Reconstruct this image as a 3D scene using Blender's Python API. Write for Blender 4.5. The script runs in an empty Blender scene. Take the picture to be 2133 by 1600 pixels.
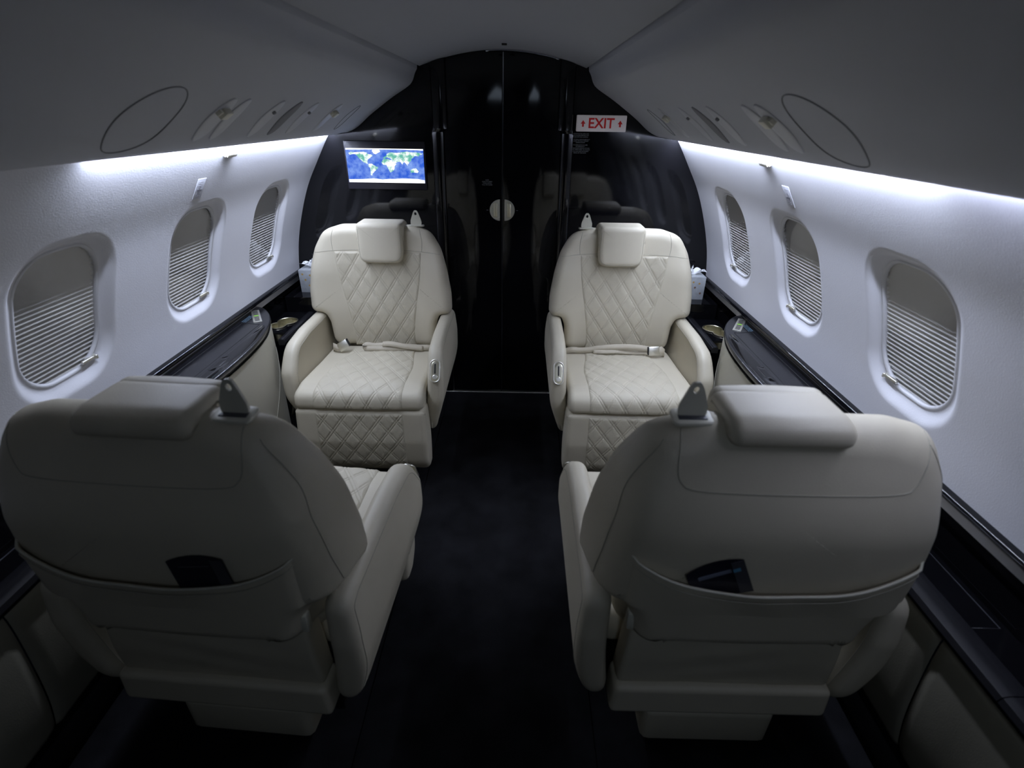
import bpy, bmesh, math, random
import numpy as np
from mathutils import Vector, Matrix
from mathutils.bvhtree import BVHTree
random.seed(7); np.random.seed(7)
PI = math.pi
scene = bpy.context.scene
COL = scene.collection

# ------------------------------------------------------------ camera
F = 1066.0
CAM = np.array([0.09, 0.0, 1.538])
cy = np.array([19., 562., -F]); cy /= np.linalg.norm(cy)
cz = np.array([30., 2022., F]); cz -= cy * (cz @ cy); cz /= np.linalg.norm(cz)
cx = np.cross(cy, cz)
Mw = np.stack([cx, cy, cz], 0)          # rows: world axes in camera coordinates = camera-to-world
cam_d = bpy.data.cameras.new('camera')
cam = bpy.data.objects.new('camera', cam_d); COL.objects.link(cam)
m4 = Matrix([[*Mw[0], CAM[0]], [*Mw[1], CAM[1]], [*Mw[2], CAM[2]], [0, 0, 0, 1]])
cam.matrix_world = m4
cam_d.sensor_width = 36; cam_d.sensor_fit = 'HORIZONTAL'; cam_d.lens = 36 * F / 2133
cam_d.clip_start = 0.02; cam_d.clip_end = 50
cam_d.dof.use_dof = True; cam_d.dof.focus_distance = 2.55; cam_d.dof.aperture_fstop = 3.2
scene.camera = cam

# ------------------------------------------------------------ world, exposure
w = bpy.data.worlds.new('world'); scene.world = w; w.use_nodes = True
w.node_tree.nodes['Background'].inputs[0].default_value = (0.02, 0.025, 0.04, 1)
w.node_tree.nodes['Background'].inputs[1].default_value = 0.02
scene.view_settings.view_transform = 'Standard'; scene.view_settings.look = 'None'
scene.view_settings.gamma = 1.0; scene.view_settings.use_curve_mapping = False
scene.view_settings.exposure = 0.0
LED = 185.0            # strength of the wash strips along the wall tops
LEDCOL = (0.72, 0.795, 1.0)
AFT = 2.7             # watts of the dim ceiling lights aft of the camera

def area_lamp(name, loc, target, size, power, color, spread=120):
    l = bpy.data.lights.new(name, 'AREA'); l.shape = 'DISK'; l.size = size
    l.energy = power; l.color = color; l.spread = math.radians(spread)
    o = bpy.data.objects.new(name, l); COL.objects.link(o); o.location = loc
    d = Vector(target) - Vector(loc); o.rotation_euler = d.to_track_quat('-Z', 'Y').to_euler()
    return o
# dim cool cabin lights further aft, behind the camera
_a = area_lamp('aft_ceiling_light', (.33, -.50, 1.742), (.42, -.28, .60), .9, AFT, (.68, .81, 1.0), 165)
_a.data.shape = 'RECTANGLE'; _a.data.size = .36; _a.data.size_y = .6

# ------------------------------------------------------------ materials
def mat(name, col, rough=.5, metal=0, coat=0, bump=0, bscale=200, spec=.5, emit=None, es=0, noise=0, nscale=8, sheen=0, uvdots=False):
    m = bpy.data.materials.new(name); m.use_nodes = True
    nt = m.node_tree; b = nt.nodes['Principled BSDF']
    b.inputs['Base Color'].default_value = (*col, 1); b.inputs['Roughness'].default_value = rough
    b.inputs['Metallic'].default_value = metal; b.inputs['Coat Weight'].default_value = coat
    b.inputs['Coat Roughness'].default_value = .03
    b.inputs['Specular IOR Level'].default_value = spec
    if sheen:
        b.inputs['Sheen Weight'].default_value = sheen; b.inputs['Sheen Roughness'].default_value = .4
    if emit:
        b.inputs['Emission Color'].default_value = (*emit, 1); b.inputs['Emission Strength'].default_value = es
    tc = nt.nodes.new('ShaderNodeTexCoord')
    if noise:
        n = nt.nodes.new('ShaderNodeTexNoise'); n.inputs['Scale'].default_value = nscale; n.inputs['Detail'].default_value = 4
        r = nt.nodes.new('ShaderNodeMapRange'); r.inputs['To Min'].default_value = 1 - noise; r.inputs['To Max'].default_value = 1 + noise
        r.inputs['From Min'].default_value = .3; r.inputs['From Max'].default_value = .7
        mx = nt.nodes.new('ShaderNodeVectorMath'); mx.operation = 'SCALE'; mx.inputs[0].default_value = col
        nt.links.new(tc.outputs['Object'], n.inputs['Vector']); nt.links.new(n.outputs['Fac'], r.inputs['Value'])
        nt.links.new(r.outputs['Result'], mx.inputs['Scale']); nt.links.new(mx.outputs[0], b.inputs['Base Color'])
    if bump:
        n = nt.nodes.new('ShaderNodeTexNoise'); n.inputs['Scale'].default_value = bscale; n.inputs['Detail'].default_value = 3
        bp = nt.nodes.new('ShaderNodeBump'); bp.inputs['Strength'].default_value = bump; bp.inputs['Distance'].default_value = .001
        nt.links.new(tc.outputs['Object'], n.inputs['Vector']); nt.links.new(n.outputs['Fac'], bp.inputs['Height'])
        nt.links.new(bp.outputs['Normal'], b.inputs['Normal'])
        if uvdots:                       # perforated leather: rows of small pin holes
            ck = nt.nodes.new('ShaderNodeTexVoronoi'); ck.inputs['Scale'].default_value = 260; ck.inputs['Randomness'].default_value = 0
            nt.links.new(tc.outputs['UV'], ck.inputs['Vector'])
            rr = nt.nodes.new('ShaderNodeMapRange'); rr.inputs['From Min'].default_value = .12; rr.inputs['From Max'].default_value = .34
            nt.links.new(ck.outputs['Distance'], rr.inputs['Value'])
            b2 = nt.nodes.new('ShaderNodeBump'); b2.inputs['Strength'].default_value = .55; b2.inputs['Distance'].default_value = .001
            nt.links.new(rr.outputs['Result'], b2.inputs['Height']); nt.links.new(bp.outputs['Normal'], b2.inputs['Normal'])
            nt.links.new(b2.outputs['Normal'], b.inputs['Normal'])
    return m
LEA = (.54, .495, .385)
M = dict(
    leather=mat('cream_leather', LEA, .48, bump=.25, bscale=350, noise=.04, nscale=5),
    quilt=mat('quilted_leather', (.525, .48, .37), .5, bump=.2, bscale=350, noise=.05, nscale=6, uvdots=True),
    seam=mat('seam_thread', (.36, .34, .27), .7),
    welt=mat('leather_welt', (.52, .50, .41), .5),
    belt=mat('belt_webbing', (.50, .45, .35), .7, bump=.5, bscale=900),
    ivory=mat('ivory_plastic', (.62, .60, .50), .35),
    wall=mat('wall_fabric', (.66, .66, .695), .75, bump=.35, bscale=260),
    bin=mat('bin_lining', (.45, .46, .49), .7, bump=.3, bscale=300),
    binlight=mat('lamp_insert', (.50, .51, .54), .45),
    bindark=mat('speaker_insert', (.22, .22, .23), .8, bump=.6, bscale=500),
    ceil=mat('ceiling_lining', (.38, .39, .42), .75, bump=.25, bscale=300),
    black=mat('piano_black', (.0035, .0035, .0045), .06, spec=.4),
    blacks=mat('satin_black', (.010, .010, .012), .22),
    blackmat=mat('matt_black', (.006, .006, .007), .6),
    carpet=mat('black_carpet', (.0070, .0070, .0082), .95, bump=1.0, bscale=420, noise=.45, nscale=9, spec=.1),
    carpet2=mat('side_carpet', (.003, .003, .004), .95, bump=1.0, bscale=420, noise=.3, nscale=9, spec=.1),
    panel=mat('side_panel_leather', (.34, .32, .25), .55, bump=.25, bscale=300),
    console=mat('console_leather', (.52, .50, .41), .5, bump=.25, bscale=300),
    steel=mat('brushed_nickel', (.80, .78, .70), .38, metal=1),
    champagne=mat('champagne_metal', (.80, .76, .60), .3, metal=1, bump=.3, bscale=500),
    lightline=mat('light_line_metal', (.75, .78, .85), .12, metal=1),  # bright metal standing in for lines of light around the doors
    gasket=mat('window_gasket', (.58, .58, .60), .5),
    shade=mat('pleated_shade_cloth', (.56, .55, .53), .8),
    paper=mat('tissue_paper', (.85, .86, .88), .8),
    box=mat('tissue_box_card', (.33, .35, .37), .55, noise=.12, nscale=40),
    gold=mat('gold_dot', (.42, .27, .08), .4), brown=mat('brown_dot', (.14, .08, .05), .5),
    card=mat('card_print', (.012, .012, .022), .35), cardl=mat('card_band', (.16, .18, .24), .4), cardb=mat('card_grey', (.05, .05, .06), .4),
    cardc=mat('card_blue', (.08, .25, .38), .4),
    text=mat('printed_white', (.35, .36, .38), .6), textb=mat('printed_blue', (.12, .20, .27), .6),
    led=mat('led_strip_glow', (.8, .8, .8), .5, emit=LEDCOL, es=LED), leddim=mat('led_strip_dim', (.8, .8, .8), .5, emit=(.70, .76, 1.0), es=LED * .33),
    bezel=mat('screen_bezel', (.012, .011, .018), .35),
    sign=mat('exit_sign_plate', (.62, .60, .60), .4, emit=(.75, .70, .74), es=.10),
    red=mat('exit_red', (.42, .01, .01), .5, emit=(.6, .01, .01), es=.08),
    green=mat('button_green', (.10, .22, .02), .4, emit=(.3, .8, .05), es=.35),
    placard=mat('wall_placard', (.50, .51, .56), .4), placardink=mat('placard_ink', (.22, .22, .26), .6),
    land=None)
def glass():
    m = bpy.data.materials.new('window_pane_glass'); m.use_nodes = True; nt = m.node_tree; nt.nodes.clear()
    o = nt.nodes.new('ShaderNodeOutputMaterial'); mx = nt.nodes.new('ShaderNodeMixShader')
    t = nt.nodes.new('ShaderNodeBsdfTransparent'); g = nt.nodes.new('ShaderNodeBsdfGlossy'); fr = nt.nodes.new('ShaderNodeFresnel')
    g.inputs['Roughness'].default_value = .02; ge = nt.nodes.new('ShaderNodeNewGeometry'); mi = nt.nodes.new('ShaderNodeMapRange'); mi.inputs['To Min'].default_value = 1.4; mi.inputs['To Max'].default_value = 1 / 1.4
    nt.links.new(ge.outputs['Backfacing'], mi.inputs['Value']); nt.links.new(mi.outputs['Result'], fr.inputs['IOR'])
    nt.links.new(fr.outputs[0], mx.inputs[0]); nt.links.new(t.outputs[0], mx.inputs[1]); nt.links.new(g.outputs[0], mx.inputs[2])
    nt.links.new(mx.outputs[0], o.inputs[0]); return m
M['glass'] = glass()
def emis_noise(name, c1, c2, scale, s, lo=.42, hi=.6, detail=8, c3=None):
    m = bpy.data.materials.new(name); m.use_nodes = True; nt = m.node_tree; b = nt.nodes['Principled BSDF']
    b.inputs['Base Color'].default_value = (0, 0, 0, 1); b.inputs['Roughness'].default_value = .2
    tc = nt.nodes.new('ShaderNodeTexCoord'); n = nt.nodes.new('ShaderNodeTexNoise')
    n.inputs['Scale'].default_value = scale; n.inputs['Detail'].default_value = detail; n.inputs['Roughness'].default_value = .65
    r = nt.nodes.new('ShaderNodeValToRGB'); r.color_ramp.elements[0].position = lo; r.color_ramp.elements[0].color = (*c1, 1)
    r.color_ramp.elements[1].position = hi; r.color_ramp.elements[1].color = (*c2, 1)
    nt.links.new(tc.outputs['Object'], n.inputs['Vector']); nt.links.new(n.outputs['Fac'], r.inputs[0])
    nt.links.new(r.outputs[0], b.inputs['Emission Color']); b.inputs['Emission Strength'].default_value = s
    return m
M['sea'] = emis_noise('map_sea', (.03, .12, .70), (.30, .48, .95), 26, 1.0, .38, .72)
M['land'] = emis_noise('map_land', (.12, .42, .33), (.95, 1.0, 1.0), 30, 1.25, .42, .58)
M['ice'] = emis_noise('map_ice', (.75, .85, 1.0), (1, 1, 1), 40, 1.5, .3, .5)

# ------------------------------------------------------------ helpers
def newobj(name, verts, faces, material=None, parent=None, smooth=True, uv=None, mats=None, midx=None):
    me = bpy.data.meshes.new(name)
    me.from_pydata([tuple(map(float, v)) for v in verts], [], [tuple(int(i) for i in f) for f in faces])
    if smooth: me.polygons.foreach_set('use_smooth', [True] * len(me.polygons))
    for m_ in (mats or ([material] if material else [])): me.materials.append(m_)
    if midx: me.polygons.foreach_set('material_index', midx)
    if uv is not None:
        ul = me.uv_layers.new(name='UVMap'); idx = np.zeros(len(me.loops), dtype=np.int32); me.loops.foreach_get('vertex_index', idx)
        ul.data.foreach_set('uv', np.asarray(uv)[idx].astype(np.float32).ravel())
    me.validate(); me.update()
    o = bpy.data.objects.new(name, me); COL.objects.link(o)
    if parent: o.parent = parent
    return o
def sharp(o, ang=35):
    me = o.data; me.set_sharp_from_angle(angle=math.radians(ang)); return o
def empty(name, loc=(0, 0, 0), rz=0):
    o = bpy.data.objects.new(name, None); COL.objects.link(o); o.location = loc; o.rotation_euler = (0, 0, rz)
    o.empty_display_size = .1; return o
def tag(o, label, cat=None, group=None):
    o['label'] = label
    if cat: o['category'] = cat
    if group: o['group'] = group
    return o
def struct(o, label=None, cat=None):
    o['kind'] = 'structure'
    if label: o['label'] = label
    if cat: o['category'] = cat
    return o
class Geo:
    def __init__(s): s.v = []; s.f = []
    def add(s, v, f):
        n = len(s.v); s.v += [tuple(map(float, p)) for p in v]; s.f += [tuple(i + n for i in q) for q in f]; return s
    def obj(s, name, m, parent=None, smooth=True, ang=None):
        o = newobj(name, s.v, s.f, m, parent, smooth)
        if ang: sharp(o, ang)
        return o
def box(g, x0, x1, y0, y1, z0, z1, r=.002, seg=2, T=None):
    bm = bmesh.new(); bmesh.ops.create_cube(bm, size=1)
    for v in bm.verts: v.co = ((x0 + x1) / 2 + v.co.x * (x1 - x0), (y0 + y1) / 2 + v.co.y * (y1 - y0), (z0 + z1) / 2 + v.co.z * (z1 - z0))
    if r > 0: bmesh.ops.bevel(bm, geom=bm.edges[:], offset=r, segments=seg, affect='EDGES', profile=.5)
    bm.verts.index_update()
    vs = [v.co.copy() for v in bm.verts]
    if T: vs = [T(v) for v in vs]
    g.add(vs, [[v.index for v in f.verts] for f in bm.faces]); bm.free(); return g
def fix_normals(o):
    bm = bmesh.new(); bm.from_mesh(o.data); bmesh.ops.recalc_face_normals(bm, faces=bm.faces[:]); bm.to_mesh(o.data); bm.free(); return o
def rpoly(pts, r, sp=.01):
    """rounded closed polygon, r = radius or per-corner radii, resampled with spacing sp"""
    n = len(pts); P = [np.array(p, float) for p in pts]; out = []
    for i in range(n):
        a, b, c = P[i - 1], P[i], P[(i + 1) % n]; ri = r[i] if isinstance(r, (list, tuple)) else r
        d1 = a - b; d2 = c - b; l1 = np.linalg.norm(d1); l2 = np.linalg.norm(d2); d1 /= l1; d2 /= l2
        ang = math.acos(np.clip(d1 @ d2, -1, 1))
        if ri <= 0 or ang > PI - .02: out.append(b); continue
        t = min(ri / math.tan(ang / 2), .49 * l1, .49 * l2); rr = t * math.tan(ang / 2)
        ctr = b + (d1 + d2) / np.linalg.norm(d1 + d2) * rr / math.sin(ang / 2)
        p0 = b + d1 * t; p1 = b + d2 * t
        a0 = math.atan2(*(p0 - ctr)[::-1]); a1 = math.atan2(*(p1 - ctr)[::-1]); da = (a1 - a0 + PI) % (2 * PI) - PI
        k = max(2, int(abs(da) / .2) + 1)
        for j in range(k + 1): out.append(ctr + rr * np.array([math.cos(a0 + da * j / k), math.sin(a0 + da * j / k)]))
    Q = np.array(out); Q = np.vstack([Q, Q[:1]]); L = np.r_[0, np.cumsum(np.linalg.norm(np.diff(Q, axis=0), axis=1))]
    N = max(12, int(L[-1] / sp)); t = np.linspace(0, L[-1], N, endpoint=False)
    R = np.stack([np.interp(t, L, Q[:, 0]), np.interp(t, L, Q[:, 1])], 1)
    area = .5 * np.sum(R[:, 0] * np.roll(R[:, 1], -1) - R[:, 1] * np.roll(R[:, 0], -1))
    return R if area > 0 else R[::-1]
def blob(g, outline, ff, fb, r, mp, nr=10, nround=5, center=None):
    """closed pillow over a closed outline; ff/fb give front/back depth over (a,b); mp maps (a,b,c) to space"""
    R = np.asarray(outline); n = len(R); c = np.array(center) if center is not None else R.mean(0)
    t = np.roll(R, -1, 0) - np.roll(R, 1, 0); t /= np.linalg.norm(t, axis=1)[:, None]; nrm = np.stack([-t[:, 1], t[:, 0]], 1)
    rings = []; offs = []
    for k in range(nround + 1):
        ph = k / nround * PI / 2; d = r * (1 - math.cos(ph)); rings.append(R + nrm * d); offs.append(1 - math.sin(ph))
    last = rings[-1]
    for k in range(1, nr):
        s = 1 - k / nr; rings.append(c + (last - c) * s); offs.append(0)
    verts = []; faces = []
    def side(fn, sgn):
        idx = []
        for ri, of in zip(rings, offs):
            row = []
            for a, b in ri:
                cf, cb = ff(a, b), fb(a, b); re = min(r, (cf - cb) / 2)
                cc = (cf - re * of) if sgn > 0 else (cb + re * of)
                row.append(len(verts)); verts.append(mp(a, b, cc))
            idx.append(row)
        cv = len(verts); verts.append(mp(c[0], c[1], fn(c[0], c[1]))); idx.append(cv); return idx
    A = side(ff, 1); B = side(fb, -1)
    for I, fl in ((A, False), (B, True)):
        for k in range(len(I) - 2):
            for j in range(n):
                q = (I[k][j], I[k][(j + 1) % n], I[k + 1][(j + 1) % n], I[k + 1][j]); faces.append(q[::-1] if fl else q)
        for j in range(n):
            q = (I[-2][j], I[-2][(j + 1) % n], I[-1]); faces.append(q[::-1] if fl else q)
    for j in range(n): faces.append((B[0][j], B[0][(j + 1) % n], A[0][(j + 1) % n], A[0][j]))
    g.add(verts, faces); return g
def tube(g, pts, r, seg=6, closed=False):
    P = [Vector(p) for p in pts]; n = len(P); vs = []; fs = []
    up = None
    for i, p in enumerate(P):
        a = P[i - 1] if (i or closed) else P[i]; b = P[(i + 1) % n] if (i < n - 1 or closed) else P[i]
        t = (b - a).normalized()
        if up is None: up = t.orthogonal().normalized()
        up = (up - t * up.dot(t)).normalized(); bi = t.cross(up)
        for k in range(seg):
            an = 2 * PI * k / seg; vs.append(p + (up * math.cos(an) + bi * math.sin(an)) * r)
    for i in range(n if closed else n - 1):
        for k in range(seg):
            j = (i + 1) % n; fs.append((i * seg + k, i * seg + (k + 1) % seg, j * seg + (k + 1) % seg, j * seg + k))
    if not closed: fs.append(tuple(range(seg))[::-1]); fs.append(tuple((n - 1) * seg + k for k in range(seg)))
    g.add(vs, fs); return g
def grid(P, flip=False):
    m, n = P.shape[:2]; V = P.reshape(-1, 3); i = np.arange(m * n).reshape(m, n)
    Fq = np.stack([i[:-1, :-1], i[1:, :-1], i[1:, 1:], i[:-1, 1:]], -1).reshape(-1, 4)
    return V, (Fq[:, ::-1] if flip else Fq)
def spline(P, n, closed=False):
    P = np.array(P, float); out = []; m = len(P)
    for i in range(m - 1):
        p0 = P[max(i - 1, 0)]; p1 = P[i]; p2 = P[i + 1]; p3 = P[min(i + 2, m - 1)]
        for k in range(n):
            t = k / n; out.append(.5 * (2 * p1 + (p2 - p0) * t + (2 * p0 - 5 * p1 + 4 * p2 - p3) * t * t + (3 * p1 - p0 - 3 * p2 + p3) * t ** 3))
    out.append(P[-1]); return np.array(out)
def resample(P, n):
    L = np.r_[0, np.cumsum(np.linalg.norm(np.diff(P, axis=0), axis=1))]; t = np.linspace(0, L[-1], n)
    return np.stack([np.interp(t, L, P[:, k]) for k in range(P.shape[1])], 1)
def smooth(t): t = np.clip(t, 0, 1); return t * t * (3 - 2 * t)
def ribbon(g, pts, wdir, width, th=.0015):
    P = [Vector(p) for p in pts]; n = len(P); vs = []; fs = []
    W = [Vector(x).normalized() for x in (wdir if isinstance(wdir, list) else [wdir] * n)]
    for i, p in enumerate(P):
        t = (P[min(i + 1, n - 1)] - P[max(i - 1, 0)]).normalized(); wv = (W[i] - t * W[i].dot(t)).normalized(); nn = t.cross(wv)
        for a, b in ((-1, -1), (1, -1), (1, 1), (-1, 1)): vs.append(p + wv * a * width / 2 + nn * b * th / 2)
    for i in range(n - 1):
        for k in range(4): fs.append((i * 4 + k, i * 4 + (k + 1) % 4, i * 4 + 4 + (k + 1) % 4, i * 4 + 4 + k))
    fs += [(3, 2, 1, 0), tuple((n - 1) * 4 + k for k in range(4))]
    g.add(vs, fs); return g
def plate_hole(g, outline, hc, hr, th, mp, n=40):
    out = []; inn = []; R = np.asarray(outline)
    for k in range(n):
        a = 2 * PI * k / n; d = np.array([math.cos(a), math.sin(a)]); best = None
        for i in range(len(R)):
            p, q = R[i], R[(i + 1) % len(R)]; e = q - p; A = np.array([[d[0], -e[0]], [d[1], -e[1]]])
            if abs(np.linalg.det(A)) < 1e-12: continue
            t, u = np.linalg.solve(A, p - hc)
            if t > 0 and -1e-6 <= u <= 1 + 1e-6 and (best is None or t > best): best = t
        out.append(np.array(hc) + d * best); inn.append(np.array(hc) + d * (hr(d) if callable(hr) else hr))
    vs = []
    for ring, c in ((out, th / 2), (inn, th / 2), (inn, -th / 2), (out, -th / 2)):
        vs += [mp(p[0], p[1], c) for p in ring]
    fs = []
    for a in range(4):
        b = (a + 1) % 4
        for k in range(n): fs.append((a * n + k, a * n + (k + 1) % n, b * n + (k + 1) % n, b * n + k))
    g.add(vs, fs); return g

# ------------------------------------------------------------ cabin section (x, z), right half
WALL = spline([(.800, 1.520), (.866, 1.437), (.945, 1.311), (1.014, 1.19), (1.071, 1.047), (1.112, .907), (1.133, .78), (1.138, .70)], 14)
BIN = spline([(.405, 1.722), (.417, 1.702), (.430, 1.672), (.455, 1.648), (.540, 1.598), (.645, 1.528), (.715, 1.474), (.765, 1.450), (.800, 1.444), (.830, 1.437), (.840, 1.441), (.838, 1.456)], 6)
wl = np.r_[0, np.cumsum(np.linalg.norm(np.diff(WALL, axis=0), axis=1))]
def wall_at(s):
    x = np.interp(s, wl, WALL[:, 0]); z = np.interp(s, wl, WALL[:, 1])
    x2 = np.interp(s + .01, wl, WALL[:, 0]); z2 = np.interp(s + .01, wl, WALL[:, 1]); x1 = np.interp(s - .01, wl, WALL[:, 0]); z1 = np.interp(s - .01, wl, WALL[:, 1])
    tx, tz = x2 - x1, z2 - z1; L = np.hypot(tx, tz) + 1e-12
    return x, z, -tz / L, tx / L                       # outward normal
def s_of_z(z): return float(np.interp(-z, -WALL[:, 1], wl))
Y0, Y1 = -1.5, 2.82
WY = {1: [2.385, 1.79, 1.20, .60, 0.0, -.60], -1: [2.410, 1.82, 1.225, .62, .02, -.58]}
S_TOP, S_BOT = s_of_z(1.257), s_of_z(.848); SC = (S_TOP + S_BOT) / 2; SH = (S_BOT - S_TOP) / 2; WHW = .168; WR = .125
def sdf(dy, ds, hw, hh, r):
    qx = np.abs(dy) - hw + r; qy = np.abs(ds) - hh + r
    return np.hypot(np.maximum(qx, 0), np.maximum(qy, 0)) + np.minimum(np.maximum(qx, qy), 0) - r
def wall_depth(y, s, side):
    d = np.full(np.broadcast(y, s).shape, 1.0)
    for c in WY[side]: d = np.minimum(d, sdf(y - c, s - SC, WHW, SH, WR))
    e = -d
    dep = .020 * smooth((e + .006) / .036) ** 1.0
    dep = np.where(e > .034, .020 + .032 * smooth((e - .040) / .006), dep)
    return dep
def build_wall(side):
    ys = set(np.round(np.arange(Y0, Y1 + .001, .06), 4)); ys.add(Y1)
    for c in WY[side]:
        ys = {y for y in ys if abs(y - c) > .18}
        ys |= set(np.round(np.arange(c - .183, c + .184, .0055 if c > 1 else .011), 4))
    ys = np.array(sorted(ys))
    ss = np.unique(np.round(np.r_[np.arange(0, S_TOP - .012, .03), np.arange(S_TOP - .012, S_BOT + .012, .0055), np.arange(S_BOT + .012, wl[-1], .03), wl[-1]], 4))
    Yg, Sg = np.meshgrid(ys, ss, indexing='ij'); x, z, nx, nz = wall_at(Sg); d = wall_depth(Yg, Sg, side)
    P = np.stack([side * (x + nx * d), Yg, z + nz * d], -1)
    V, Fq = grid(P, flip=(side > 0))
    o = newobj('wall_left' if side < 0 else 'wall_right', V, Fq, M['wall'])
    return struct(o, 'pale curved cabin sidewall with recessed oval windows on the ' + ('left' if side < 0 else 'right'), 'wall')
wall_l = build_wall(-1); wall_r = build_wall(1)

def build_window(side, yc, idx):
    root = empty('window_%d' % idx, (side * 1.06, yc, 1.06)); o_ = np.array(root.location)
    near = {0: 'nearest the bulkhead', 1: 'in the middle beside the table console', 2: 'beside the near chair'}
    k = WY[side].index(yc)
    struct(root, 'oval cabin window with pleated shade on the %s wall, %s' % ('left' if side < 0 else 'right', near.get(k, 'behind the camera')), 'window')
    # pleated shade: one continuous zigzag cloth
    pitch = .0122; s0 = S_TOP + .03; s1 = S_BOT - .03; n = int((s1 - s0) / pitch)
    rows = []
    for i in range(2 * n + 1):
        s = s0 + (s1 - s0) * i / (2 * n); x, z, nx, nz = wall_at(s); d = .0305 + (.0044 if i % 2 else -.0044)
        rows.append([(side * (x + nx * d), yc + t, z + nz * d) for t in (-.142, .142)])
    P = np.array(rows) - o_; V, Fq = grid(P, flip=(side < 0)); sh = newobj('pleated_shade', V, Fq, M['shade'], root, smooth=False)
    # pane
    rows = []
    for s in np.linspace(s0, s1, 24):
        x, z, nx, nz = wall_at(s); d = .0238; rows.append([(side * (x + nx * d), yc + t, z + nz * d) for t in (-.142, .142)])
    V, Fq = grid(np.array(rows) - o_, flip=(side < 0)); newobj('pane', V, Fq[:, ::-1], M['glass'], root)
    # inner frame ring sitting at the foot of the reveal
    def ring_pt(a, off, d):
        hw, hh, r = WHW - off, SH - off, WR - off * .6
        ca, sa = math.cos(a), math.sin(a); t = 1.0
        lo, hi = 0, .4
        for _ in range(24):
            md = (lo + hi) / 2
            if sdf(ca * md, sa * md, hw, hh, r) < 0: lo = md
            else: hi = md
        x, z, nx, nz = wall_at(SC + sa * lo); return (side * (x + nx * d) - o_[0], ca * lo, z + nz * d - o_[2])
    N = 72; prof = [(.030, .0215), (.0305, .0190), (.034, .0178), (.038, .0188), (.0395, .022), (.0405, .026)]
    vs = [ring_pt(2 * PI * k_ / N, *p) for p in prof for k_ in range(N)]
    fs = [(a * N + k_, a * N + (k_ + 1) % N, (a + 1) * N + (k_ + 1) % N, (a + 1) * N + k_) for a in range(len(prof) - 1) for k_ in range(N)]
    if side > 0: fs = [f[::-1] for f in fs]
    newobj('window_frame', vs, fs, M['gasket'], root)
    # shade handle near the lower forward corner
    g = Geo(); s = s_of_z(.900); x, z, nx, nz = wall_at(s)
    def T(v): return (side * (x + nx * (.020 - v.z) + v.x * 0) - o_[0], .088 + v.y, z + nz * (.020 - v.z) - v.x - o_[2])
    box(g, -.004, .004, -.034, .016, .0, .008, .0015, T=T); box(g, -.006, .006, .010, .018, -.006, .012, .0015, T=T)
    g.obj('shade_handle', M['steel'], root, ang=40)
    return root
wi = 1
for side in (-1, 1):
    for yc in WY[side]: build_window(side, yc, wi); wi += 1

# ------------------------------------------------------------ ceiling, overhead panels
def extrude(prof, y0, y1, flip=False, ny=2):
    ys = np.linspace(y0, y1, ny); P = np.array([[(p[0], y, p[1]) for p in prof] for y in ys]); return grid(P, flip)
cp = [(x, 1.803 - .070 * (abs(x) / .393) ** 1.9) for x in np.linspace(-.393, .393, 41)]
cp = [(-.393, 1.80)] + cp + [(.393, 1.80)]
V, Fq = extrude(cp, Y0, Y1, flip=False); ceiling = sharp(struct(newobj('ceiling', V, Fq, M['ceil']), 'shallow vaulted grey ceiling panel between the two overhead panels', 'ceiling'), 50)
g = Geo(); box(g, -.4, .4, Y0, Y1 + .05, 1.85, 1.87, 0); box(g, .39, .415, Y0, Y1, 1.76, 1.86, 0); box(g, -.415, -.39, Y0, Y1, 1.76, 1.86, 0)
struct(g.obj('trim_3', M['blackmat'], smooth=False), 'dark shadow gap backing above the ceiling edges', 'trim')
bins = {}
for side in (-1, 1):
    pr = [(side * .40, 1.775)] + [(side * p[0], p[1]) for p in BIN] + [(side * .80, 1.50), (side * .80, 1.60)]
    V, Fq = extrude(pr, Y0, Y1, flip=(side > 0)); o = newobj('trim_1' if side < 0 else 'trim_2', V, Fq, M['bin'])
    sharp(o, 60); struct(o, 'long curved overhead panel above the %s windows' % ('left' if side < 0 else 'right'), 'overhead panel'); bins[side] = o
g = Geo(); box(g, .012 - .010, .012 + .012, 2.582, 2.604, 1.7965, 1.803, .0015)
o = g.obj('cabin_sensor', M['blackmat']); tag(o, 'tiny dark sensor set in the ceiling near the bulkhead', 'sensor')

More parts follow.
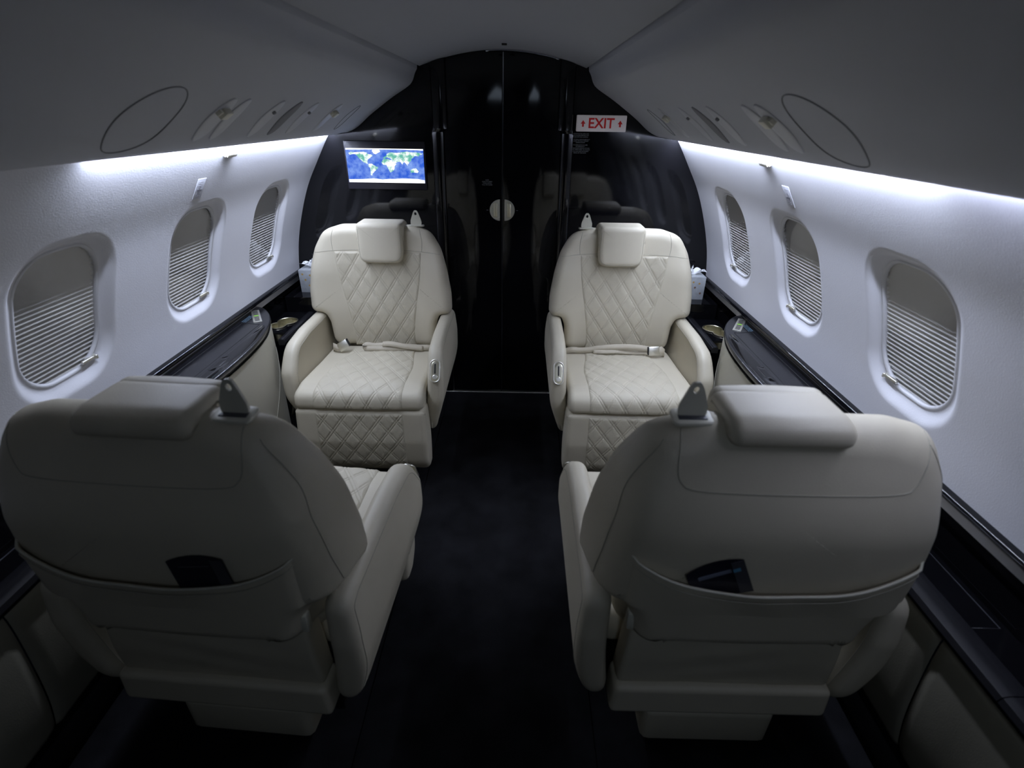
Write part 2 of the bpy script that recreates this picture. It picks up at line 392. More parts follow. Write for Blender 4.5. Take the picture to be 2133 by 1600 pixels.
bl = np.r_[0, np.cumsum(np.linalg.norm(np.diff(BIN, axis=0), axis=1))]
def bin_at(s, side, dep=0):
    x = np.interp(s, bl, BIN[:, 0]); z = np.interp(s, bl, BIN[:, 1]); x2 = np.interp(s + .02, bl, BIN[:, 0]); z2 = np.interp(s + .02, bl, BIN[:, 1])
    x1 = np.interp(s - .02, bl, BIN[:, 0]); z1 = np.interp(s - .02, bl, BIN[:, 1]); t = np.array([x2 - x1, z2 - z1]); t /= np.linalg.norm(t)
    nx, nz = (t[1], -t[0])                            # towards the cabin, downwards
    return np.array([side * (x + nx * dep), z + nz * dep])
def s_of_x(x): return float(np.interp(x, BIN[:40, 0], bl[:40]))
SL0, SL1 = s_of_x(.592), s_of_x(.722)
def oval(side, yc, hy, m, name, hs=None, dep=.003, rim=None, skew=0):
    """an oval insert lying on the overhead panel, slightly proud, with its rim"""
    c = (SL0 + SL1) / 2; hs = hs or (SL1 - SL0) / 2; N = 48; vs = []; fs = []
    rings = [(1.0, -.002), (1.0, dep * .6), (.93, dep), (.5, dep), (0.02, dep)]
    for sc, d in rings:
        for k in range(N):
            a = 2 * PI * k / N; q = bin_at(c + hs * sc * math.sin(a), side, d); vs.append((q[0], yc + hy * sc * math.cos(a) + skew * math.sin(a) * sc, q[1]))
    for a in range(len(rings) - 1):
        for k in range(N):
            q = (a * N + k, a * N + (k + 1) % N, (a + 1) * N + (k + 1) % N, (a + 1) * N + k); fs.append(q if side > 0 else q[::-1])
    o = newobj(name, vs, fs, m, bins[side]); return fix_normals(o)
def ring_only(side, yc, hy, hs, name, r=.0016):
    c = (SL0 + SL1) / 2 + .002; g = Geo(); pts = []
    for k in range(72):
        a = 2 * PI * k / 72; q = bin_at(c + hs * math.sin(a), side, .0006); pts.append((q[0], yc + hy * math.cos(a), q[1]))
    tube(g, pts, r, closed=True); return g.obj(name, M['bindark'], bins[side])
def reading_lamp(side, yc, big):
    q = bin_at(s_of_x(.632), side, .006); g = Geo(); s = .013 if big else .005
    th = math.atan2(.56, .83)
    def T(v):
        # local z out of the panel, x along the section
        t = (bin_at(s_of_x(.64), side) - bin_at(s_of_x(.62), side)); t /= np.linalg.norm(t); n = np.array([-t[1] * 1, t[0]]) * (1 if side < 0 else -1)
        n = n if n[1] < 0 else -n
        return (q[0] + t[0] * v.x + n[0] * v.z, yc + v.y, q[1] + t[1] * v.x + n[1] * v.z)
    box(g, -s, s, -s * 1.2, s * 1.2, -.004, .012 if big else .004, .003, T=T)
    if big:
        box(g, -s * .6, s * .6, -s * 2.1, -s * 1.2, -.004, .006, .002, T=T)
    return g.obj('reading_lamp' if big else 'air_nozzle', M['ivory'] if big else M['bindark'], bins[side], ang=40)
for side, L in ((1, [(2.14, .034, 1, 1), (1.87, .034, 1, 0), (1.72, .030, 2, -1), (1.59, .036, 1, 0), (1.335, .036, 1, -1), (1.262, .038, 1, 1)]),
                (-1, [(2.215, .034, 1, 1), (1.954, .034, 1, 0), (1.81, .030, 2, -1), (1.675, .034, 1, 0), (1.39, .036, 1, 1), (1.465, .03, 1, -1)])):
    for yc, hy, kind, lamp in L:
        o = oval(side, yc, hy, M['binlight'] if kind == 1 else M['bindark'], 'service_panel' if kind == 1 else 'speaker_grille')
        if lamp >= 0: reading_lamp(side, yc, lamp == 1)
ring_only(1, 2.335, .034, .078, 'access_panel_rim', .0012); ring_only(-1, 2.47, .034, .078, 'access_panel_rim', .0012)
ring_only(1, 1.075, .088, .105, 'access_panel_rim', .0014); ring_only(-1, 1.135, .088, .105, 'access_panel_rim', .0014)

# LED wash strips tucked in the slot between overhead panel and wall
def led(side, y0, y1, lab, m='led'):
    g = Geo(); x0, x1 = .843, .862
    nseg = max(4, int((y1 - y0) / .08)); P = np.array([[(side * x0, y, 1.450), (side * x1, y, 1.4485)] for y in np.linspace(y0, y1, nseg + 1)])
    V, Fq = grid(P, side > 0); g.add(V, [tuple(q) for q in Fq])
    body = Geo(); box(body, min(side * .842, side * .862), max(side * .842, side * .862), y0, y1, 1.4505, 1.456, 0)
    r = body.obj('wash_light_strip', M['ivory'], smooth=False); g.obj('diffuser', M[m], r, smooth=False)
    tag(r, lab, 'light'); return r
led(1, 1.02, 2.815, 'long white LED wash strip in the slot above the right windows')
led(1, .45, 1.01, 'near stretch of the right LED wash strip, dimmed to imitate vignetting at the picture edge', 'leddim')  # split off and dimmed to imitate darkening towards the frame edge
led(-1, 1.21, 2.815, 'white LED wash strip in the slot above the left windows, ending over the near one')

# ------------------------------------------------------------ floor and lower sides
P = np.array([[(x, y, 0) for x in (-1.3, 1.3)] for y in (Y0, Y1 + .3)]); V, Fq = grid(P, True)
floor = struct(newobj('floor', V, Fq, M['carpet']), 'black carpeted aisle floor', 'floor')
g = Geo(); box(g, -.325, .325, Y0, Y1 - .03, -.002, .005, .002)
o = g.obj('aisle_runner', M['carpet']); tag(o, 'black carpet runner along the aisle between the chairs', 'carpet')
for side in (-1, 1):
    nm = 'left' if side < 0 else 'right'
    # raised dark footwell edge
    g = Geo(); xs = sorted((side * 1.068, side * 1.25)); box(g, xs[0], xs[1], Y0, Y1, 0, .125, .004)
    struct(g.obj('baseboard_' + nm, M['carpet2']), 'black carpeted kick board under the %s side panel' % nm, 'baseboard')
    # cream dado under the ledge, each upholstered panel a piece
    cuts = [Y0, -.35, .74, 1.12, None, 2.275, Y1]
    root = empty('side_panelling', (side * 1.05, .5, .3)); tag(root, 'cream upholstered lower side panelling under the %s black ledge' % nm, 'wall panel')
    for a, b in zip(cuts[:-1], cuts[1:]):
        if a is None or b is None: continue
        pr = [(side * x - side * 1.05, z - .3) for x, z in ((1.045, .556), (1.022, .550), (1.024, .44), (1.045, .25), (1.078, .118), (1.10, .115))]
        gg = Geo(); n = 9; ys = [a + .002 + (b - a - .004) * t for t in (0, .01, .03, .1, .5, .9, .97, .99, 1)]; rd = (.008, .003, .0, 0, 0, 0, 0, .003, .008)
        P = np.array([[(p[0] + side * d, y - .5, p[1]) for p in resample(spline(np.array(pr), 4), 20)] for y, d in zip(ys, rd)]); V, Fq = grid(P, side > 0)
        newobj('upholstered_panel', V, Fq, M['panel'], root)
    # black ledge: sloping inner rail, sunken shelf, wall trim above
    root = empty('side_ledge', (side * 1.07, .6, .585)); tag(root, 'glossy black side ledge running along the %s wall below the windows' % nm, 'ledge')
    def ext(name, pr, y0, y1, m, par=root, ang=30):
        pr = [(side * x - side * 1.07, z - .585) for x, z in pr]; n = len(pr)
        vs = [(p[0], y - .6, p[1]) for y in (y0, y1) for p in pr]; fs = [(k, (k + 1) % n, n + (k + 1) % n, n + k) for k in range(n)] + [tuple(range(n))[::-1], tuple(range(n, 2 * n))]
        return sharp(fix_normals(newobj(name, vs, fs, m, par)), ang)
    rail = [(1.008, .562), (1.004, .574), (1.010, .586), (1.022, .590), (1.062, .590), (1.066, .584), (1.066, .56)]
    for a, b in ((Y0, .585), (.587, 1.02), (1.022, 1.10)): ext('ledge_rail', rail, a, b, M['blacks'])
    ext('ledge_rail', [(1.000, .562), (.996, .574), (1.002, .586), (1.010, .590), (1.026, .590), (1.030, .584), (1.030, .56)], 2.20, 2.584, M['blacks'])
    ext('shelf', [(1.0665, .555), (1.0665, .578), (1.19, .578), (1.148, .555)], Y0, 1.09, M['black']); 
    def lobes(d, c0=(1.090, 2.41), A=((1.080, 2.438), .047), B=((1.104, 2.378), .040)):
        lo, hi = 0, .2
        for _ in range(24):
            md = (lo + hi) / 2; p = (c0[0] + d[0] * md, c0[1] + d[1] * md)
            if math.hypot(p[0] - A[0][0], p[1] - A[0][1]) < A[1] or math.hypot(p[0] - B[0][0], p[1] - B[0][1]) < B[1]: lo = md
            else: hi = md
        return lo
    g = Geo(); plate_hole(g, np.array([(1.031, 2.29), (1.150, 2.29), (1.150, 2.584), (1.031, 2.584)]), np.array([1.090, 2.41]), lobes, .010, lambda a, b, c: (side * (a - 1.07), b - .6, -.004 + c), n=120)
    fix_normals(g.obj('shelf', M['black'], root, ang=30))
    ext('back_panel', [(1.150, .578), (1.142, .735), (1.152, .735), (1.162, .578)], Y0, 2.82, M['black'])
    ext('wall_trim', [(1.118, .738), (1.112, .745), (1.114, .753), (1.122, .757), (1.150, .757), (1.150, .732), (1.125, .732)], Y0, 2.82, M['black'], ang=50)
    # seam of the lid on the near shelf
    g = Geo(); x0 = side * 1.075 - side * 1.07; x1 = side * 1.135 - side * 1.07
    for pts in ([(x0, .74 - .6, .0 - .0065), (x1, .74 - .6, -.0065), (x1, 1.0 - .6, -.0065)],): tube(g, pts, .0009, 5)
    g.obj('lid_seam', M['cardb'], root)
    # step shelf behind the far chair
    ext('raised_shelf', [(.955, .555), (.950, .655), (.958, .668), (1.14, .668), (1.14, .555)], 2.585, 2.82, M['black'])

# ------------------------------------------------------------ bulkhead
cab = [(p[0], p[1]) for p in WALL if p[1] < 1.46] + [(1.16, .55), (1.16, 0)]
arch = [(x, 1.803 - .070 * (abs(x) / .393) ** 1.9) for x in np.linspace(0, .393, 21)]
half = arch + [(.42, 1.74), (.9, 1.52)] + cab
def bulk(x0, x1, name, m, y=2.82, th=.02):
    # panel between x0 and x1 from floor to the cabin outline
    pts = sorted([h for h in half if x0 <= abs(h[0]) <= x1]); return pts
ring = [(-p[0], p[1]) for p in half[::-1]] + half[1:]
vs = [(p[0], y, p[1]) for y in (2.822, 2.85) for p in ring]; n = len(ring)
fs = [tuple(range(n)), tuple(range(n, 2 * n))[::-1]] + [(k, n + k, n + (k + 1) % n, (k + 1) % n) for k in range(n)]
o = newobj('wall_front', vs, fs, M['black'], smooth=False); fix_normals(o); struct(o, 'high gloss black bulkhead across the forward end of the cabin', 'wall')
def top_z(x): return 1.803 - .070 * (abs(x) / .393) ** 1.9
# raised black door surround: rounded pillars with thick header ends
for side in (-1, 1):
    g = Geo(); N = 14
    def pillar(xa, xb, z0, z1f, dep, r):
        pr = []
        for k in range(N + 1):
            a = PI * k / N; pr.append((side * ((xa + xb) / 2 - math.cos(a) * (xb - xa) / 2), 2.824 - dep * math.sin(a) ** .6))
        vs = [(x, y, z0) for x, y in pr] + [(x, y, z1f(x)) for x, y in pr]; m_ = N + 1
        g.add(vs, [(k, k + 1, m_ + k + 1, m_ + k) for k in range(N)] + [tuple(range(m_)), tuple(range(m_, 2 * m_))])
    pillar(.292, .352, .0, lambda x: 1.455, .022, .01)
    pillar(.268, .345, 1.47, lambda x: top_z(x) - .002, .034, .01)
    # tapered shoulder between the two sections
    pr1 = [(side * (.322 - math.cos(PI * k / N) * .030), 2.824 - .022 * math.sin(PI * k / N) ** .6, 1.455) for k in range(N + 1)]
    pr2 = [(side * (.3065 - math.cos(PI * k / N) * .0385), 2.824 - .034 * math.sin(PI * k / N) ** .6, 1.47 + .012 * math.sin(PI * k / N)) for k in range(N + 1)]
    V, Fq = grid(np.array([pr1, pr2])); g.add(V, [tuple(q) for q in Fq])
    o = g.obj('trim_%d' % (4 if side < 0 else 5), M['black'], ang=50); fix_normals(o); struct(o, 'rounded glossy black pillar on the %s of the doorway' % ('left' if side < 0 else 'right'), 'trim')
# door leaves
for side, idx in ((-1, 1), (1, 2)):
    root = empty('door_%d' % idx, (side * .14, 2.81, 0)); struct(root, '%s glossy black sliding door leaf in the bulkhead' % ('left' if side < 0 else 'right'), 'door')
    g = Geo(); xs = np.linspace(.0035, .288, 18); off = side * .14
    bow = lambda x: 2.816 - .006 * math.sin(PI * (x - .0035) / .2845)
    vs = []; 
    for yy in (0, .02):
        for x in xs: vs.append((side * x - off, bow(x) - 2.81 + yy, .006)); vs.append((side * x - off, bow(x) - 2.81 + yy, top_z(x) - .010))
    m_ = len(xs) * 2; fs = []
    for k in range(len(xs) - 1): fs += [(2 * k, 2 * k + 2, 2 * k + 3, 2 * k + 1), (m_ + 2 * k, m_ + 2 * k + 1, m_ + 2 * k + 3, m_ + 2 * k + 2), (2 * k + 1, 2 * k + 3, m_ + 2 * k + 3, m_ + 2 * k + 1)]
    fs += [(0, 1, m_ + 1, m_), (m_ - 2, 2 * m_ - 2, 2 * m_ - 1, m_ - 1)]
    g.add(vs, fs); o = g.obj('door_leaf', M['black'], root, ang=40); fix_normals(o)
    # half round latch
    g = Geo(); zc = 1.089; cxo = side * .012 - off
    pts = [(cxo + side * .054 * math.sin(PI * k / 24), zc + .054 * math.cos(PI * k / 24)) for k in range(25)]
    R = rpoly(pts, 0, .004)
    blob(g, R, lambda a, b: .006, lambda a, b: 0, .0025, lambda a, b, c: (a, bow(.03) - 2.81 - c, b), nr=5, nround=3, center=(cxo + side * .022, zc))
    la = fix_normals(g.obj('door_latch', M['ivory'], root))
    g = Geo(); tube(g, [(cxo + side * .046 * math.sin(PI * k / 24), bow(.03) - 2.81 - .0062, zc + .046 * math.cos(PI * k / 24)) for k in range(1, 24)], .0008, 5)
    box(g, min(cxo + side * .014, cxo + side * .034), max(cxo + side * .014, cxo + side * .034), bow(.03) - 2.81 - .010, bow(.03) - 2.81 - .005, zc - .036, zc + .036, .003)
    g.obj('latch_pull', M['champagne'], la)
    g = Geo(); box(g, side * .078 - off - .005, side * .078 - off + .005, bow(.08) - 2.811, bow(.08) - 2.809, zc - .001, zc + .001, 0); g.obj('latch_mark', M['text'], root)
    g = Geo(); x0 = min(0, side * .0035) - off; x1 = max(0, side * .0035) - off
    box(g, x0 if side < 0 else x0 + .0006, x1 - (.0006 if side < 0 else 0), -.004, .010, .006, 1.792, 0); g.obj('gap_strip', M['blacks'] if side < 0 else M['lightline'], root, smooth=False)  # right strip: bright metal added for light showing through the door gap
g = Geo(); box(g, -.36, .36, 2.796, 2.82, 0, .004, .0012)
struct(g.obj('trim_6', M['steel']), 'thin metal threshold under the sliding doors', 'trim')
g = Geo(); tube(g, [(x, 2.806, top_z(x) - .005) for x in np.linspace(-.08, .262, 24)], .0035, 8)  # bright line added for the reflection along the doors' top edge
struct(g.obj('trim_7', M['lightline']), 'bright metal line added for the highlight over the top of the doors', 'trim')

def text_obj(name, s, size, m, loc, rot, parent=None, ext=.0006, align='CENTER', sx=1, bold=0):
    cu = bpy.data.curves.new(name, 'FONT'); cu.body = s; cu.size = size; cu.extrude = ext; cu.align_x = align; cu.align_y = 'CENTER'; cu.offset = bold; cu.resolution_u = 3
    tmp = bpy.data.objects.new(name, cu); me = bpy.data.meshes.new_from_object(tmp); bpy.data.objects.remove(tmp); bpy.data.curves.remove(cu)
    me.materials.clear(); me.materials.append(m); o = bpy.data.objects.new(name, me); COL.objects.link(o)
    o.location = loc; o.rotation_euler = rot; o.scale = (sx, 1, 1)
    if parent: o.parent = parent
    return o
# exit sign
root = empty('exit_sign', (.482, 2.82, 1.503)); tag(root, 'white EXIT sign with red letters and arrows on the black bulkhead', 'sign')
g = Geo(); box(g, -.121, .121, -.022, .0, -.036, .036, .004); g.obj('sign_plate', M['sign'], root)
text_obj('lettering', 'EXIT', .062, M['red'], (-.002, -.0225, -.001), (PI / 2, 0, 0), root, sx=1.0, bold=.0012)
for s in (-1, 1):
    g = Geo(); X = s * .090; pts = [(-.012, .0), (0, .016), (.012, .0), (.0045, .0), (.0045, -.013), (-.0045, -.013), (-.0045, 0)]
    g.add([(X + a, -.0226, b - .002) for a, b in pts], [(0, 1, 2), (6, 3, 4, 5)][0:0] + [(2, 1, 0), (6, 5, 4, 3)]); g.obj('arrow', M['red'], root, smooth=False)
# placard text under the sign (small printed instructions)
root = empty('instruction_placard', (.388, 2.82, 1.41)); tag(root, 'small white printed instructions on the bulkhead below the exit sign', 'placard')
lines = [('DOOR MUST BE OPEN AND', 0), ('AND LOCKED BEFORE TAXI', 0), ('TAKE OFF AND LANDING', 0), None, ('DOOR SHALL ALWAYS BE FULLY', 0), ('CLOSED OR FULLY OPENED', 0), ('DURING FLIGHT', 0), None,
         ('TO OPEN DOOR IN CASE', 0), ('OF EMERGENCY', 0), ('1. PRESS DOOR RELEASE LATCHES', 0), ('2. PUSH UPPER PANEL TO UNLOCK', 0), ('DOOR AND SLIDE AFTWARDS', 0), ('PANEL ON THE DOOR', 0)]
z = .046
for l in lines:
    if l is None: z -= .0035; continue
    text_obj('lettering', l[0], .0062, M['text'], (0, -.0008, z), (PI / 2, 0, 0), root, ext=.0002); z -= .0072
root = empty('door_notice', (-.078, 2.81, 1.225)); tag(root, 'tiny white printed notice on the left door leaf above the latch', 'placard')
for k, l in enumerate(('SLIDE', 'PUSH TO OPEN', 'TURN LATCH', 'PULL TO CLOSE')):
    text_obj('lettering', l, .0075, M['text'], (0, -.0006, .012 - k * .0078), (PI / 2, 0, 0), root, ext=.0002)
# monitor
root = empty('wall_monitor', (-.592, 2.82, 1.297)); tag(root, 'flat monitor showing a blue world map on the bulkhead', 'screen')
g = Geo(); box(g, -.204, .204, -.014, 0, -.114, .114, .003); g.obj('bezel', M['bezel'], root)
mx0, mx1, mz0, mz1 = -.197, .195, -.080, .080
g = Geo(); g.add([(mx0, -.0145, mz0), (mx1, -.0145, mz0), (mx1, -.0145, mz1), (mx0, -.0145, mz1)], [(0, 1, 2, 3)]); scr = g.obj('display', M['sea'], root, smooth=False)
def ll(lon, lat): return (mx0 + (lon + 180) / 360 * (mx1 - mx0), -.0148, mz0 + (lat + 90) / 180 * (mz1 - mz0))
conts = dict(
 north_america=[(-167, 66), (-156, 71), (-125, 70), (-95, 72), (-82, 68), (-94, 60), (-82, 55), (-78, 62), (-64, 59), (-56, 52), (-66, 45), (-75, 38), (-81, 31), (-81, 25), (-84, 30), (-97, 27), (-97, 20), (-90, 21), (-88, 16), (-83, 10), (-79, 8), (-86, 11), (-96, 15), (-106, 21), (-113, 30), (-117, 33), (-124, 42), (-125, 49), (-135, 58), (-150, 60), (-163, 55), (-165, 61)],
 greenland=[(-55, 82), (-25, 83), (-20, 73), (-42, 60), (-52, 66), (-58, 76)],
 south_america=[(-78, 9), (-62, 10), (-50, 1), (-35, -6), (-39, -15), (-48, -26), (-58, -36), (-66, -44), (-68, -54), (-74, -50), (-72, -32), (-70, -18), (-80, -5)],
 africa=[(-6, 35), (10, 37), (20, 32), (32, 31), (43, 12), (51, 11), (41, -3), (40, -15), (32, -28), (20, -35), (13, -20), (9, 0), (5, 6), (-8, 5), (-17, 15), (-13, 27)],
 eurasia=[(-9, 38), (0, 49), (9, 56), (12, 65), (25, 71), (45, 67), (68, 70), (80, 73), (105, 77), (130, 72), (160, 70), (179, 67), (163, 60), (157, 51), (141, 54), (129, 42), (121, 37), (121, 28), (108, 20), (107, 9), (101, 14), (103, 2), (97, 17), (88, 22), (79, 8), (72, 20), (58, 25), (51, 27), (58, 22), (45, 13), (35, 28), (36, 36), (27, 38), (18, 41), (12, 45), (3, 42), (-3, 36)],
 australia=[(114, -22), (130, -12), (137, -12), (142, -11), (153, -27), (147, -38), (137, -34), (116, -35)],
 antarctica=[(-179, -90), (-179, -74), (-120, -73), (-65, -68), (-20, -73), (40, -69), (100, -66), (150, -68), (179, -74), (179, -90)],
 arctic_ice=[(-179, 90), (-179, 81), (-140, 83), (-90, 84), (-30, 87), (60, 86), (120, 84), (179, 82), (179, 90)])
for nm, pts in conts.items():
    bm = bmesh.new(); rp = [];
    for i, p in enumerate(pts):
        q = pts[(i + 1) % len(pts)]; rp.append(p)
        if abs(p[1]) < 85 and abs(q[1]) < 85: rp.append(((p[0] + q[0]) / 2 + random.uniform(-2.5, 2.5), (p[1] + q[1]) / 2 + random.uniform(-2, 2)))
    vsb = [bm.verts.new(ll(*p)) for p in rp]; f = bm.faces.new(vsb); bmesh.ops.triangulate(bm, faces=[f])
    me = bpy.data.meshes.new('continent'); bm.to_mesh(me); bm.free(); me.materials.append(M['ice'] if 'arc' in nm or nm == 'greenland' else M['land'])
    o = bpy.data.objects.new('continent', me); COL.objects.link(o); o.parent = scr

# ------------------------------------------------------------ wall fittings
def wall_thing(name, side, yc, zc, hy, hs, th, m, label, cat, r=.002, lean=0):
    s = s_of_z(zc); x, z, nx, nz = wall_at(s); root = empty(name, (side * x, yc, z)); g = Geo(); tx, tz = -nz, nx   # tangent along the section
    tx, tz = (nz, -nx)
    tx, tz = -tx, -tz
    def T(v): return (side * (tx * v.x - nx * v.z), v.y + lean * v.x, tz * v.x - nz * v.z)
    box(g, -hs, hs, -hy, hy, -.004, th, r, T=T); o = g.obj('body', m, root, ang=40); fix_normals(o); tag(root, label, cat); return root, T
for side, yh, zh, yp, zp in ((1, 1.808, 1.408, 1.722, 1.319), (-1, 1.862, 1.407, 1.740, 1.312)):
    nm = 'left' if side < 0 else 'right'
    r_, T = wall_thing('coat_hook', side, yh, zh, .036, .006, .009, M['ivory'], 'small ivory folding coat hook high on the %s wall under the light' % nm, 'hook', .004)
    g = Geo(); box(g, -.004, .008, -.031, .031, .006, .012, .002, T=T); g.obj('hook_tongue', M['ivory'], r_, ang=40)
    r_, T = wall_thing('wall_placard', side, yp, zp, .024, .036, .0012, M['placard'], 'small pale placard on the %s wall above the middle window' % nm, 'placard', .0008, lean=0)
    g = Geo()
    for k in range(9):
        a = -.028 + k * .0062; w_ = random.uniform(.008, .017); box(g, a, a + .0022, -w_, w_ * random.uniform(.3, 1), .0012, .0015, 0, T=T)
    box(g, -.020, .012, -.003, .001, .0012, .0016, 0, T=T); box(g, -.01, -.002, -.014, .014, .0012, .0016, 0, T=T)
    g.obj('print', M['placardink'], r_, smooth=False)

# ------------------------------------------------------------ table consoles
def console(side):
    nm = 'left' if side < 0 else 'right'; root = empty('table_console', (side * 1.04, 1.68, 0))
    tag(root, 'cream console with a curved glossy black folding table top by the %s windows' % nm, 'table'); ox, oy = side * 1.04, 1.68
    edge = spline([(1.140, 2.285), (1.105, 2.272), (1.060, 2.225), (1.015, 2.150), (.975, 2.045), (.950, 1.92), (.938, 1.76), (.938, 1.60), (.950, 1.44), (.975, 1.315), (1.02, 1.20), (1.08, 1.12), (1.140, 1.09)], 6)
    out = [(side * x - ox, y - oy) for x, y in edge]; C0 = (side * 1.06 - ox, 0)
    R = rpoly(out, 0, .018)
    g = Geo(); blob(g, R, lambda a, b: .722, lambda a, b: .700, .008, lambda a, b, c: (a, b, c), nr=4, nround=4, center=C0); top = fix_normals(g.obj('table_top', M['blacks'], root, ang=50))
    ins = [(a + (C0[0] - a) * .10, b * .985) for a, b in out]
    g = Geo(); blob(g, rpoly(ins, 0, .018), lambda a, b: .7005, lambda a, b: .682, .002, lambda a, b, c: (a, b, c), nr=2, nround=2, center=C0); fix_normals(g.obj('shadow_groove', M['blackmat'], root, ang=50))
    ins2 = [(a + (C0[0] - a) * .04, b * .992) for a, b in out]; Rb = rpoly(ins2, 0, .018)
    # body tapering slightly inwards to the floor
    g = Geo(); rows = []
    for z_, k in ((.684, .97), (.688, .99), (.684, 1.0), (.66, 1.0), (.50, .985), (.25, .95), (.0, .92)):
        rows.append([(C0[0] + (a - C0[0]) * k, b * (.995 if k > .98 else k * .5 + .5), z_) for a, b in Rb])
    rows = [[(C0[0], 0, .684)] * len(Rb)] + rows; P = np.array(rows); P = np.concatenate([P, P[:, :1]], 1); V, Fq = grid(P); o = newobj('console_body', V, Fq, M['console'], root); fix_normals(o)
    # seam running down across the body
    bvh = BVHTree.FromPolygons([Vector(v) for v in V], [tuple(int(i) for i in q) for q in Fq])
    g = Geo(); pts = []
    for t in np.linspace(0, 1, 24):
        y = .50 - .42 * t; z_ = .56 - .33 * t - .0 ; h = bvh.ray_cast(Vector((-side * .5, y, z_)), Vector((side, 0, 0)))
        if h[0]: pts.append(h[0] - Vector((side * .0004, 0, 0)))
    tube(g, pts, .0012, 5); g.obj('body_seam', M['seam'], root)
    # lid joints
    zt = .7222
    def line(pts, m=M['blackmat'], r=.0011): g = Geo(); tube(g, [(side * x - ox, y - oy, zt) for x, y in pts], r, 5); return g.obj('lid_joint', m, top)
    line([(1.100, 1.12), (1.100, 2.062)]); line([(1.020, 1.25), (1.020, 2.055)]); line([(1.100, 2.062), (1.020, 2.055)])
    # inner flap
    out2 = rpoly([(side * x - ox, y - oy) for x, y in [(1.005, 2.06), (.982, 2.02), (.962, 1.90), (.952, 1.76), (.952, 1.60), (.962, 1.46), (.982, 1.34), (1.005, 1.30)]], [.01, 0, 0, 0, 0, 0, 0, .01], .015)
    g = Geo(); blob(g, out2, lambda a, b: .7235, lambda a, b: .70, .0015, lambda a, b, c: (a, b, c), nr=2, nround=2); fix_normals(g.obj('side_flap', M['black'], top, ang=50))
    # finger scoop
    g = Geo(); R2 = rpoly([(side * x - ox, y - oy) for x, y in [(.975, 1.60), (1.002, 1.60), (1.002, 1.72), (.975, 1.72)]], .012, .006)
    blob(g, R2, lambda a, b: .7245, lambda a, b: .72, .001, lambda a, b, c: (a, b, c), nr=2, nround=2); fix_normals(g.obj('finger_pull', M['black'], top))
    # switch plate
    an = math.radians(61) * side
    pcx, pcy = side * 1.078 - ox, 2.150 - oy
    def T(v):
        ca, sa = math.cos(an), math.sin(an); x_ = v.x * side; return (pcx + x_ * ca - v.y * sa, pcy + x_ * sa + v.y * ca, v.z)
    g = Geo(); box(g, -.082, .082, -.0175, .0175, .7215, .7245, .0012, T=T); sp = g.obj('switch_plate', M['steel'], top, ang=40)
    for k in range(9):
        u = -.064 + k * .016; g = Geo(); box(g, u - (.006 if k == 4 else .0035), u + (.006 if k == 4 else .0035), -.0095, .0095, .7243, .7255, .0005, T=T)
        g.obj('button', M['green'] if k == 4 else M['blackmat'], top, smooth=False)
    for k in range(3):
        t = text_obj('lettering', ('BUCKLE UP WHILE SEATED', 'TABLE MUST BE STOWED FOR', 'TAXI TAKEOFF AND LANDING')[k], .0062, M['textb'], (side * (1.108 - k * .0085) - ox, 2.115 - oy, zt + .0003), (0, 0, -PI / 2 if side > 0 else PI / 2), top, ext=.0002)
    return root
console(1); console(-1)

# ------------------------------------------------------------ cup holders and tissue boxes on the low ledge
for side in (1, -1):
    nm = 'left' if side < 0 else 'right'; root = empty('cup_holder', (side * 1.09, 2.41, .520)); tag(root, 'two-lobed champagne metal cup holder sunk in the %s ledge behind the table' % nm, 'cup holder')
    N = 96; outl = []
    for k in range(N):
        a = 2 * PI * k / N; d = (math.cos(a), math.sin(a)); r_ = lobes(d) - .0008; outl.append((side * d[0] * r_, d[1] * r_))
    def rows_obj(nm_, spec):
        rows = [[(p[0] * sc, p[1] * sc, z_) for p in outl] for sc, z_ in spec]; P = np.array(rows); P = np.concatenate([P, P[:, :1]], 1); V, Fq = grid(P); return sharp(fix_normals(newobj(nm_, V, Fq, M['champagne'], root)), 40)
    rows_obj('cup_wall', ((1.0, .066), (1.0, .0), (.98, .0)))
    rows_obj('cup_floor', ((1.0, .001), (.6, .001), (.02, .001)))
    rows_obj('rim', ((1.0, .062), (1.0, .0705), (1.03, .0720), (1.07, .0715), (1.08, .0695)))
